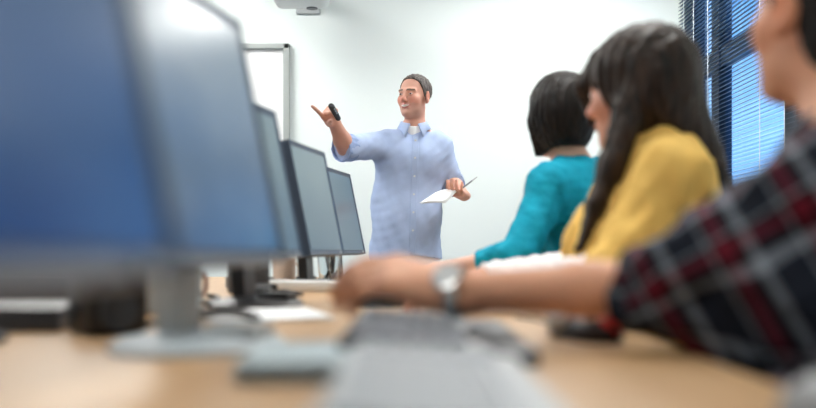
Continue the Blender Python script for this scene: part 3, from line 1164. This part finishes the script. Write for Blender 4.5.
# collar: stand and fold with two points, over a white undershirt
bm = bmesh.new()
nb = neck + V3((0, .0, .0))
cols = []
NA = 36
for i in range(NA + 1):
    a = -PI / 2 + .30 + (2 * PI - .60) * i / NA                      # from one side of the throat round the back to the other
    u = abs(i / NA - .5) * 2                                         # 0 at the nape, 1 at the points
    ca, sa = math.cos(a), math.sin(a)
    top = nb + V3((.066 * ca, .068 * sa + .004, .046 - .034 * u ** 1.5))
    mid = nb + V3((.071 * ca, .074 * sa + .002, .052 - .034 * u ** 1.5))
    low = nb + V3((.090 * ca, .092 * sa, .012 - .040 * u ** 2))
    if u > .8:
        kk = (u - .8) / .2
        low = low + V3((.020 * kk * (1 if ca > 0 else -1), -.026 * kk, -.030 * kk))
    cols.append([bm.verts.new(p) for p in (nb + V3((.067 * ca, .07 * sa, .0 - .02 * u)), top, mid, low)])
for i in range(NA):
    for k in range(3):
        bm.faces.new((cols[i][k], cols[i + 1][k], cols[i + 1][k + 1], cols[i][k + 1]))
co = local(obj('collar', bm, shirt_m, None, smooth=True), man)
md = co.modifiers.new('thick', 'SOLIDIFY')
md.thickness = .004
md.offset = 0
S = SDF(np.array(neck) - .13, np.array(neck) + .13, .004)
S.cone(neck + V3((0, -.012, -.06)), neck + V3((0, -.01, .005)), .068, .060, 0)
S.ell(neck + V3((0, -.045, .055)), (.05, .06, .05), None, .01, 'sub')
sdf_obj('undershirt', S, tee_m, man)
# trousers, shoes
pz = hem.z
hipx = hem.x
S = SDF((hipx - .28, 4.85, .03), (hipx + .28, 5.35, 1.02), .007)
S.cone((hipx, 5.1, .97), (hipx, 5.1, .82), .165, .175, .03, flat=((0, 1, 0), 1.4))
for q in (-1, 1):
    S.cone((hipx + q * .085, 5.1, .84), (hipx + q * .11, 5.09, .48), .092, .07, .04)
    S.cone((hipx + q * .11, 5.09, .48), (hipx + q * .12, 5.11, .07), .07, .058, .03)
S.ripple(.004, .10, 4)
sdf_obj('trousers', S, trouser_m, man)
for q in (-1, 1):
    S = SDF((hipx + q * .125 - .08, 4.85, -.02), (hipx + q * .125 + .08, 5.22, .14), .005)
    S.cone((hipx + q * .12, 5.12, .04), (hipx + q * .14, 4.94, .035), .045, .042, .02)
    S.cone((hipx + q * .12, 5.12, .05), (hipx + q * .12, 5.12, .1), .045, .045, .02)
    S.keep(lambda X, Y, Z: -Z + 0 * X + 0 * Y)
    sdf_obj('shoe', S, shoe_m, man)

# things in the teacher's hands
def bar(name, a, b, wdt, thk, nrm, m, bev):
    a, b = V3(a), V3(b)
    f = (b - a).normalized()
    n = V3(nrm)
    n = (n - f * n.dot(f)).normalized()
    s = f.cross(n)
    M = Matrix(((s.x, f.x, n.x, 0), (s.y, f.y, n.y, 0), (s.z, f.z, n.z, 0), (0, 0, 0, 1)))
    M.translation = (a + b) / 2
    l = (b - a).length
    return boxes(((-wdt / 2, -l / 2, -thk / 2), (wdt / 2, l / 2, thk / 2)), M=M)


ra, rb = P(331.5, 106.5, 4.50), P(338.0, 118.0, 4.52)
t = tag(empty('remote_control', tuple((ra + rb) / 2)), 'small black presentation remote in the raised hand of the teacher', 'remote')
S = SDF(np.minimum(np.array(ra), np.array(rb)) - .04, np.maximum(np.array(ra), np.array(rb)) + .04, .0015)
S.cone(ra, rb, .0165, .0145, 0, flat=((.5, -.8, .3), 1.45))
sdf_obj('body', S, blk, t)
for k in (.3, .48, .66):
    p = ra.lerp(rb, k)
    n_ = V3((.5, -.8, .3)).normalized()
    local(obj('button', cyl(bmesh.new(), p + n_ * .010, p + n_ * .0125, .005, n=14), mid_pl, None, smooth=True), t)

A_, B_, C_, D_ = P(419.5, 203, 4.70), P(436, 192, 4.86), P(458, 188, 4.87), P(444, 202.5, 4.73)
t = tag(empty('papers', tuple((A_ + C_) / 2)), 'white papers held in the lowered hand of the teacher', 'paper')
nn = (B_ - A_).cross(D_ - A_).normalized()
for k in range(3):
    bm = bmesh.new()
    g = []
    for j in range(7):
        g.append([])
        for i in range(7):
            u, v = i / 6, j / 6
            p = (A_.lerp(B_, v)).lerp(D_.lerp(C_, v), u) + nn * (.0022 * k + .006 * math.sin(u * PI) * (1 if nn.z > 0 else -1)) + V3((.004 * k, .003 * k, 0))
            g[j].append(bm.verts.new(p))
    for j in range(6):
        for i in range(6):
            bm.faces.new((g[j][i], g[j][i + 1], g[j + 1][i + 1], g[j + 1][i]))
    o = local(obj('sheet', bm, paper_m, None, smooth=True), t)
    md = o.modifiers.new('thick', 'SOLIDIFY')
    md.thickness = .0008
pa, pb2 = P(458, 191.5, 4.87), P(477, 177, 4.93)
t = tag(empty('pen', tuple((pa + pb2) / 2)), 'silver pen poking up from the hand with the white papers', 'pen')
local(obj('barrel', cyl(bmesh.new(), pa, pa.lerp(pb2, .72), .0045, n=12), mid_pl, None, smooth=True), t)
local(obj('cap', cyl(bmesh.new(), pa.lerp(pb2, .72), pb2, .0045, .003, n=12), pale_pl, None, smooth=True), t)


# ------------------------------------------------------------------ office chairs
def office_chair(loc, rz, label):
    """faces +Y before turning"""
    t = tag(empty('office_chair', loc, rz), label, 'chair', 'office chairs at the desk')
    obj('seat', boxes(((-.23, -.22, .40), (.23, .22, .455))), chair_cloth, t, smooth=True, bevel=.022, seg=3)
    bm = bmesh.new()
    vs = box(bm, (-.2, -.285, .56), (.2, -.24, .93))
    bmesh.ops.subdivide_edges(bm, edges=bm.edges, cuts=3, use_grid_fill=True)
    for v in bm.verts:
        v.co.y += -.035 * (1 - (v.co.x / .2) ** 2)
    obj('backrest', bm, chair_cloth, t, smooth=True, bevel=.004)
    obj('back_bar', tube(bmesh.new(), [(0, -.1, .39), (0, -.26, .40), (0, -.315, .52), (0, -.31, .68)], .016, 8), blk, t, smooth=True)
    obj('column', cyl(bmesh.new(), (0, 0, .10), (0, 0, .40), .024, n=18), blk, t, smooth=True)
    for k in range(5):
        a = 2 * PI * k / 5 + .3
        bm = tube(bmesh.new(), [(0, 0, .11), (.14 * math.cos(a), .14 * math.sin(a), .095), (.27 * math.cos(a), .27 * math.sin(a), .07)], lambda q: .024 - .008 * q, 8)
        lg = obj('leg', bm, blk, t, smooth=True)
        x, y = .275 * math.cos(a), .275 * math.sin(a)
        obj('caster', cyl(bmesh.new(), (x - .02 * math.sin(a), y + .02 * math.cos(a), .03), (x + .02 * math.sin(a), y - .02 * math.cos(a), .03), .03, n=18), blk, lg, smooth=True)
    return t


# ------------------------------------------------------------------ seated students: lower bodies
def lower_body(t, pel, fw, knee_x, m, dress=False):
    pel, fw = V3(pel), V3(fw).normalized()
    sd = fw.cross(V3((0, 0, 1)))
    k1 = pel + fw * .42
    lo, hi = bounds([pel, V3((pel.x, pel.y, .02)), k1 + fw * .1, k1 - V3((0, 0, .5))], .27)
    lo[2] = -.02
    S = SDF(lo, hi, .008)
    S.cone(pel + sd * .07, pel - sd * .07, .125, .125, .03)
    for q in (-1, 1):
        h_ = pel + sd * (.09 * q) + V3((0, 0, -.01))
        kn = h_ + fw * .40 + sd * (.04 * q) + V3((0, 0, -.02))
        an = kn + fw * .02 + V3((0, 0, -kn.z + .10))
        S.cone(h_, kn, .088, .065, .04)
        S.cone(kn, an, .062, .046, .03)
    S.keep(lambda X, Y, Z: .08 - Z + 0 * X + 0 * Y)
    sdf_obj('trousers', S, m, t)
    for q in (-1, 1):
        an = pel + sd * (.13 * q) + fw * .42
        an.z = .05
        lo, hi = bounds([an, an + fw * .2], .09)
        lo[2] = -.02
        S = SDF(lo, hi, .006)
        S.cone(an, an + fw * .16 + V3((0, 0, -.012)), .042, .036, .02)
        S.cone(an, an + V3((0, 0, .05)), .042, .042, .02)
        S.keep(lambda X, Y, Z: -Z + 0 * X + 0 * Y)
        sdf_obj('shoe', S, shoe_m, t)


# ------------------------------------------------------------------ teal top
tw = tag(empty('person', (.58, 2.85, 0)), 'woman with a short dark bob and teal top, watching the teacher', 'person')
neck = V3((.498, 2.87, 1.10))
pel = V3((.60, 2.83, .55))
hc = V3((.455, 2.88, 1.252))
HB = frame((-.42, .90, .05))
hs = .97
fw = V3((-.7, .7, 0))
shL, elL, wrL = V3((.408, 2.76, 1.035)), P(519, 257, 2.66), P(458, 267, 2.78)
shR, elR, wrR = V3((.60, 2.98, 1.035)), V3((.50, 3.12, .82)), V3((.26, 3.10, .80))
lo, hi = bounds([hc, shL, elL, wrL, shR, elR, wrR, pel], .16)
lo[0] -= .08
S = SDF(lo, hi, .005)
torso(S, neck, pel, fw, .12, .105, .13, 1.5)
L = add_head(S, hc, HB, hs, True)
S.cone(L(0, -.03, -.055), neck, .048, .052, .03)
for a, b, c in ((shL, elL, wrL), (shR, elR, wrR)):
    S.cone(neck, a, .04, .045, .04)
    S.cone(a, b, .042, .036, .03)
    S.cone(b, c, .036, .025, .02)
add_hand(S, wrL, (-.95, .25, .0), (0, .15, -1), -1, curl=(.3, .35, .35, .4), sc=.92)
add_hand(S, wrR, (-.95, -.1, .0), (0, 0, -1), 1, curl=(.3, .35, .35, .4), sc=.92)
sdf_obj('body', S, skin_m, tw, tint=tint_fn(hc, HB, hs, (.68, .40, .30), (.5, .15, .15), (.03, .02, .02)))
# bob hair
S = SDF(np.array(hc) - .20, np.array(hc) + .20, .004)
lf = loc_fn(hc, HB, hs)
S.ell(L(0, -.022, .040), (.094, .112, .098), HB)
S.ell(L(0, -.035, -.025), (.086, .090, .100), HB, .04)
S.cone(L(.060, .02, -.02), L(.046, .032, -.125), .030, .012, .03)
S.cone(L(-.060, .02, -.02), L(-.046, .032, -.125), .030, .012, .03)
S.keep(lambda X, Y, Z: (np.interp(lf(X, Y, Z)[1], [-.13, -.04, .05, .1], [-.083, -.098, -.128, -.135]) - lf(X, Y, Z)[2]))
S.ell(L(0, .125, -.045), (.062, .085, .115), HB, .012, 'sub')
S.ripple(.0035, .02, 6, stretch=(1, 1, 6))
sdf_obj('hair', S, hair_bob, tw)
# top
lo, hi = bounds([shL, elL, shR, elR, neck, pel, wrR], .15)
S = SDF(lo, hi, .005)
torso(S, neck, pel, fw, .155, .135, .165, 1.45)
S.ell(neck + fw * .08 + V3((0, 0, -.17)), (.12, .10, .10), frame(fw), .05)
for a in (shL, shR):
    S.cone(neck + V3((0, 0, -.025)), a, .058, .06, .05)
S.cone(shL, elL, .060, .050, .04)
S.cone(elL, elL.lerp(wrL, .62), .050, .040, .02, cut=True)
S.cone(shR, elR, .060, .050, .04)
S.cone(elR, elR.lerp(wrR, .62), .050, .040, .02, cut=True)
S.ripple(.005, .09, 8, stretch=(1, 1, 1.6))
S.ripple(.0025, .04, 18)
S.ell(neck + V3((-.01, .02, .045)), (.085, .085, .066), None, .015, 'sub')
sdf_obj('top', S, teal_m, tw)
# patterned blouse panel down the front of the top
lat = fw.normalized().cross(V3((0, 0, 1)))
fwn = fw.normalized()
S.v = S.v - .006


def front_panel(X, Y, Z):
    px, py, pz = X - neck.x, Y - neck.y, Z - neck.z
    l = np.abs(px * lat.x + py * lat.y + 0 * pz)
    f = px * fwn.x + py * fwn.y + 0 * pz
    return np.maximum(np.maximum(l - .05 - .10 * np.clip(-pz - .06, 0, .2), .055 - f), np.maximum(np.maximum(pz + .045, -pz - .235), f - .24))


S.keep(front_panel)
sdf_obj('blouse_front', S, stripe_m, tw)
lower_body(tw, pel, (-1, .25, 0), 0, black_cloth)

# ------------------------------------------------------------------ yellow shirt
yw = tag(empty('person', (.58, 1.97, 0)), 'woman with long dark hair and yellow shirt, seated between the other two students', 'person')
neck = V3((.505, 1.97, 1.055))
pel = V3((.60, 1.97, .55))
hc = V3((.476, 1.985, 1.180))
HB = frame((-.76, .64, -.08))
hs = .98
fw = V3((-1, .05, 0))
shL, elL, wrL = V3((.505, 1.825, .985)), V3((.385, 1.755, .800)), V3((.135, 1.83, .778))
shR, elR, wrR = V3((.495, 2.125, .985)), V3((.405, 2.22, .803)), V3((.13, 2.12, .782))
lo, hi = bounds([hc, shL, elL, wrL, shR, elR, wrR, pel], .15)
lo[0] -= .1
S = SDF(lo, hi, .005)
torso(S, neck, pel, fw, .12, .105, .13, 1.5)
L = add_head(S, hc, HB, hs, True)
S.cone(L(0, -.03, -.055), neck, .048, .052, .03)
for a, b, c in ((shL, elL, wrL), (shR, elR, wrR)):
    S.cone(neck, a, .04, .045, .04)
    S.cone(a, b, .042, .036, .03)
    S.cone(b, c, .036, .025, .02)
add_hand(S, wrL, (-.97, .2, .0), (0, .15, -1), -1, curl=(.35, .4, .4, .45), sc=.92)
add_hand(S, wrR, (-.97, -.1, .0), (0, 0, -1), 1, curl=(.35, .4, .4, .45), sc=.92)
sdf_obj('body', S, skin_m, yw, tint=tint_fn(hc, HB, hs, (.62, .33, .24), (.5, .15, .15), (.03, .02, .02)))
# long hair
lo, hi = bounds([hc, P(728, 195, 1.85), P(578, 250, 1.93)], .19)
S = SDF(lo, hi, .005)
lf = loc_fn(hc, HB, hs)
S.ell(L(0, -.024, .042), (.096, .116, .098), HB)
S.ell(L(0, -.050, -.02), (.094, .080, .10), HB, .04)
S.ell(L(-.01, .125, -.07), (.090, .095, .115), HB, .012, 'sub')
# curtain down the back
S.cone(P(652, 95, 1.97), P(682, 135, 1.97), .078, .060, .04)
S.cone(P(682, 135, 1.97), P(706, 165, 1.97), .055, .036, .04)
S.cone(P(704, 160, 1.96), P(730, 197, 1.92), .036, .012, .03)
# front locks
S.cone(L(.01, .085, .085), L(.0, .118, .035), .026, .020, .03)
S.cone(L(.0, .118, .035), L(.03, .116, -.05), .020, .010, .02)
S.cone(L(.080, .04, .0), L(.075, .06, -.12), .026, .016, .02)
S.cone(L(-.084, -.03, -.04), P(612, 168, 1.87), .034, .026, .02)
S.cone(P(612, 164, 1.87), P(596, 205, 1.85), .025, .018, .02)
S.cone(P(596, 205, 1.85), P(578, 250, 1.83), .018, .009, .02)
S.ripple(.0045, .03, 6, stretch=(1, 1, 5))
S.ripple(.002, .014, 16, stretch=(1, 1, 8))
sdf_obj('hair', S, hair_long, yw)
lo, hi = bounds([shL, elL, shR, elR, neck, pel], .15)
S = SDF(lo, hi, .005)
torso(S, neck, pel, fw, .155, .14, .165, 1.4)
S.ell(neck + fw * .09 + V3((0, 0, -.19)), (.13, .09, .10), frame(fw), .05)
for a in (shL, shR):
    S.cone(neck + V3((0, 0, -.015)), a, .062, .068, .05)
S.cone(shL, elL, .072, .058, .04)
S.cone(elL, elL.lerp(wrL, .16), .056, .052, .02, cut=True)
S.cone(shR, elR, .072, .058, .04)
S.cone(elR, elR.lerp(wrR, .06), .056, .052, .02, cut=True)
S.ripple(.007, .10, 8, stretch=(1, 1, 2))
S.ripple(.003, .045, 19, stretch=(1, 1, 2))
S.ell(neck + V3((-.03, .0, .055)), (.075, .07, .058), None, .01, 'sub')
sdf_obj('shirt', S, yellow_m, yw)
# shirt collar fold
bm = bmesh.new()
cols = []
for i in range(33):
    a = PI + .5 + (2 * PI - 1.0) * i / 32
    ca, sa = math.cos(a), math.sin(a)
    u = abs(i / 32 - .5) * 2
    cols.append([bm.verts.new(neck + V3(p)) for p in ((.062 * ca, .062 * sa, .045 - .03 * u), (.068 * ca, .068 * sa, .05 - .03 * u), (.098 * ca, .098 * sa, .012 - .045 * u * u))])
for i in range(32):
    for k in range(2):
        bm.faces.new((cols[i][k], cols[i + 1][k], cols[i + 1][k + 1], cols[i][k + 1]))
co = local(obj('collar', bm, yellow_m, None, smooth=True), yw)
md = co.modifiers.new('thick', 'SOLIDIFY')
md.thickness = .005
# white undersleeves
for a, b in ((elL, wrL), (elR, wrR)):
    l2, h2 = bounds([a, b], .08)
    S = SDF(l2, h2, .005)
    S.cone(a, a.lerp(b, .85), .049, .036, .01, cut=True)
    S.ripple(.004, .04, 3)
    sdf_obj('white_sleeve', S, tee_m, yw)
lower_body(yw, pel, (-1, .0, 0), 0, jeans_m)

# ------------------------------------------------------------------ checked shirt
cm = tag(empty('person', (.58, 1.2, 0)), 'dark haired man in a red and navy checked shirt, nearest student, typing', 'person')
neck = V3((.575, 1.21, 1.0))
pel = V3((.58, 1.16, .55))
hc = V3((.556, 1.257, 1.162))
HB = frame((-.34, .92, .20))
hs = 1.02
fw = V3((-.8, .6, 0))
shL, elL, wrL = P(850, 190, 1.05), P(664, 288, 1.12), P(452, 292, 1.24)
shR, elR, wrR = V3((.665, 1.33, .95)), V3((.70, 1.46, .72)), V3((.52, 1.36, .655))
lo, hi = bounds([hc, shL, elL, wrL, shR, elR, wrR, pel], .16)
lo[0] -= .1
S = SDF(lo, hi, .0045)
torso(S, neck, pel, fw, .13, .12, .14, 1.5)
L = add_head(S, hc, HB, hs)
S.cone(L(0, -.028, -.05), neck, .057, .062, .03)
for a, b, c in ((shL, elL, wrL), (shR, elR, wrR)):
    S.cone(neck, a, .05, .05, .04)
    S.cone(a, b, .046, .037, .03)
    S.cone(b, b.lerp(c, .35), .035, .032, .02)
    S.cone(b.lerp(c, .35), c, .032, .025, .02)
add_hand(S, wrL, (-.96, .14, .24), (0, .50, -.86), -1, curl=(.36, .44, .48, .52), thumb=(.45, .5), sc=1.02, spread=.05, grow=1.1)
add_hand(S, wrR, (-.9, -.2, -.1), (0, 0, -1), 1, curl=(.35, .4, .4, .45), sc=1.0)
sdf_obj('body', S, skin_m, cm, tint=tint_fn(hc, HB, hs, (.72, .365, .225), (.50, .17, .14), (.02, .015, .012)))
S = SDF(np.array(hc) - .19, np.array(hc) + .19, .004)
lf = loc_fn(hc, HB, hs)
S.ell(L(0, -.022, .042), (.085 * hs, .110 * hs, .092 * hs), HB)
S.ell(L(0, -.055, -.03), (.070 * hs, .062 * hs, .07 * hs), HB, .03)


def cm_hair(X, Y, Z):
    x, y, z = lf(X, Y, Z)
    line = np.interp(y, [-.13, -.07, -.035, -.024, -.012, .004, .014, .032, .045, .06, .075, .10], [-.11, -.10, -.085, -.03, .02, .02, -.03, -.015, .04, .06, .07, .075])
    return line - z + 0 * x


S.keep(cm_hair)
S.ripple(.003, .022, 3)
sdf_obj('hair', S, hair_man, cm)
# checked shirt
lo, hi = bounds([shL, elL, shR, elR, neck, pel], .16)
S = SDF(lo, hi, .005)
torso(S, neck, pel, fw, .165, .17, .18, 1.35, .05, .32)
for a in (shL, shR):
    S.cone(neck + V3((0, 0, -.03)), a, .055, .066, .05)
S.cone((.485, 1.12, .82), (.470, 1.12, .80), .135, .145, .05)
S.cone((.495, 1.12, .77), (.54, 1.13, .58), .152, .165, .05)
cuffL = elL.lerp(wrL, .195)
S.cone(shL, elL, .074, .055, .04)
S.cone(elL, cuffL, .055, .048, .02, cut=True)
S.cone(shR, elR, .074, .060, .04)
S.cone(elR, elR.lerp(wrR, .2), .058, .052, .02, cut=True)
S.ripple(.006, .12, 8)
S.ripple(.003, .05, 19)
S.ell(neck + V3((-.015, .02, .06)), (.075, .075, .062), None, .01, 'sub')


def seg_uv(v):
    out = np.zeros((len(v), 2))
    best = np.full(len(v), 1e9)
    for a, b, r, ux in ((shL, elL, .068, 0), (elL, wrL, .058, (elL - shL).length), (shR, elR, .068, 0), (neck + V3((0, 0, -.12)), pel, .17, .3)):
        a_, b_ = np.array(a), np.array(b)
        d = b_ - a_
        ln = np.linalg.norm(d)
        d = d / ln
        e1 = np.cross(d, np.array((.3, .8, .52)))
        e1 /= np.linalg.norm(e1)
        e2 = np.cross(d, e1)
        q = v - a_
        t = q @ d
        rad = q - np.clip(t, 0, ln)[:, None] * d
        dist = np.linalg.norm(rad, axis=1) - r
        ang = np.arctan2(rad @ e2, rad @ e1)
        m = dist < best
        out[m, 0] = (t + ux)[m]
        out[m, 1] = (ang * (r if r < .1 else .15))[m]
        best[m] = dist[m]
    return out


sdf_obj('shirt', S, plaid, cm, uv=seg_uv)
# collar of the checked shirt
bm = bmesh.new()
cols = []
for i in range(33):
    a = math.atan2(fw.y, fw.x) + .4 + (2 * PI - .8) * i / 32
    ca, sa = math.cos(a), math.sin(a)
    u = abs(i / 32 - .5) * 2
    cols.append([bm.verts.new(neck + V3(p)) for p in ((.070 * ca, .070 * sa, .04 - .03 * u), (.077 * ca, .077 * sa, .046 - .03 * u), (.104 * ca, .104 * sa, .002 - .045 * u * u))])
uvl = bm.loops.layers.uv.new('Cloth')
for i in range(32):
    for k in range(2):
        f = bm.faces.new((cols[i][k], cols[i + 1][k], cols[i + 1][k + 1], cols[i][k + 1]))
        for lp, (ii, kk) in zip(f.loops, ((i, k), (i + 1, k), (i + 1, k + 1), (i, k + 1))):
            lp[uvl].uv = (ii * .017, kk * .03)
co = local(obj('collar', bm, plaid, None, smooth=True), cm)
md = co.modifiers.new('thick', 'SOLIDIFY')
md.thickness = .005
lower_body(cm, pel, (-1, .05, 0), 0, jeans_m)
# steel wristwatch
wax = (wrL - elL).normalized()
wc = elL.lerp(wrL, .97)
fc = V3((-.05, -.72, .45))
fc = (fc - wax * fc.dot(wax)).normalized()
sx = wax.cross(fc)
WM = Matrix(((sx.x, fc.x, wax.x, wc.x), (sx.y, fc.y, wax.y, wc.y), (sx.z, fc.z, wax.z, wc.z), (0, 0, 0, 1)))
bm = bmesh.new()
n = 40
prof = ((.0325, -.011), (.0350, -.009), (.0350, .009), (.0325, .011))
rings = [[bm.verts.new(WM @ V3((r * math.cos(2 * PI * k / n) * 1.02, r * math.sin(2 * PI * k / n), z))) for k in range(n)] for r, z in prof]
for i in range(4):
    for k in range(n):
        a, b = rings[i], rings[(i + 1) % 4]
        bm.faces.new((a[k], a[(k + 1) % n], b[(k + 1) % n], b[k]))
wt = local(obj('wristwatch', bm, chrome, None, smooth=True), cm)
CMx = WM @ Matrix.Translation((0, .034, 0)) @ Matrix.Rotation(-PI / 2, 4, 'X')
cs = lathe(bmesh.new(), [(0, 0), (.0195, 0), (.0205, .003), (.0195, .008), (.0165, .0085)], 32, CMx)
o = obj('watch_case', cs, chrome, None, smooth=True)
o.parent = wt
o.matrix_parent_inverse = Matrix.Identity(4)
dl = lathe(bmesh.new(), [(0, .0082), (.0165, .0082), (.0165, .0092), (0, .0092)], 32, CMx)
o = obj('dial', dl, white_pl, None, smooth=True)
o.parent = wt
o.matrix_parent_inverse = Matrix.Identity(4)

office_chair((.66, 1.16, 0), PI / 2, 'dark office chair of the student in the checked shirt')
office_chair((.67, 1.97, 0), PI / 2, 'dark office chair of the woman in yellow')
office_chair((.67, 2.83, 0), PI / 2 - .15, 'dark office chair of the woman in teal')

# ================================================================== LIGHT, WORLD, CAMERA
wd = bpy.data.worlds.new('sky')
SC.world = wd
wd.use_nodes = True
nt = wd.node_tree
bg = nt.nodes['Background']
tc = nt.nodes.new('ShaderNodeTexCoord')
sp = nt.nodes.new('ShaderNodeSeparateXYZ')
nt.links.new(tc.outputs['Generated'], sp.inputs['Vector'])
r = nt.nodes.new('ShaderNodeValToRGB')
e = r.color_ramp.elements
e[0].position, e[0].color = 0.0, (.10, .30, .70, 1)
e[1].position, e[1].color = 0.45, (.02, .13, .50, 1)
x = e.new(0.12)
x.color = (.20, .45, .85, 1)
nt.links.new(sp.outputs['Z'], r.inputs['Fac'])
nt.links.new(r.outputs['Color'], bg.inputs['Color'])
bg.inputs['Strength'].default_value = 2.2

cam = bpy.data.cameras.new('camera')
co = bpy.data.objects.new('camera', cam)
COL.objects.link(co)
co.location = (0, 0, CZ)
co.rotation_euler = (PI / 2, 0, 0)
cam.sensor_width = 36
cam.lens = 36 * F / 816
cam.shift_y = (HY - 204) / 816
cam.clip_start = .02
cam.dof.use_dof = True
cam.dof.focus_distance = 4.95
cam.dof.aperture_fstop = cam.lens / 26.0
SC.camera = co
SC.view_settings.view_transform = 'Standard'
SC.view_settings.look = 'None'
SC.view_settings.exposure = 0.08
SC.view_settings.gamma = 1
SC.view_settings.use_curve_mapping = False
SC.cycles.use_denoising = True
SC.cycles.max_bounces = 8
SC.cycles.caustics_reflective = False
SC.cycles.caustics_refractive = False
SC.cycles.sample_clamp_indirect = 6
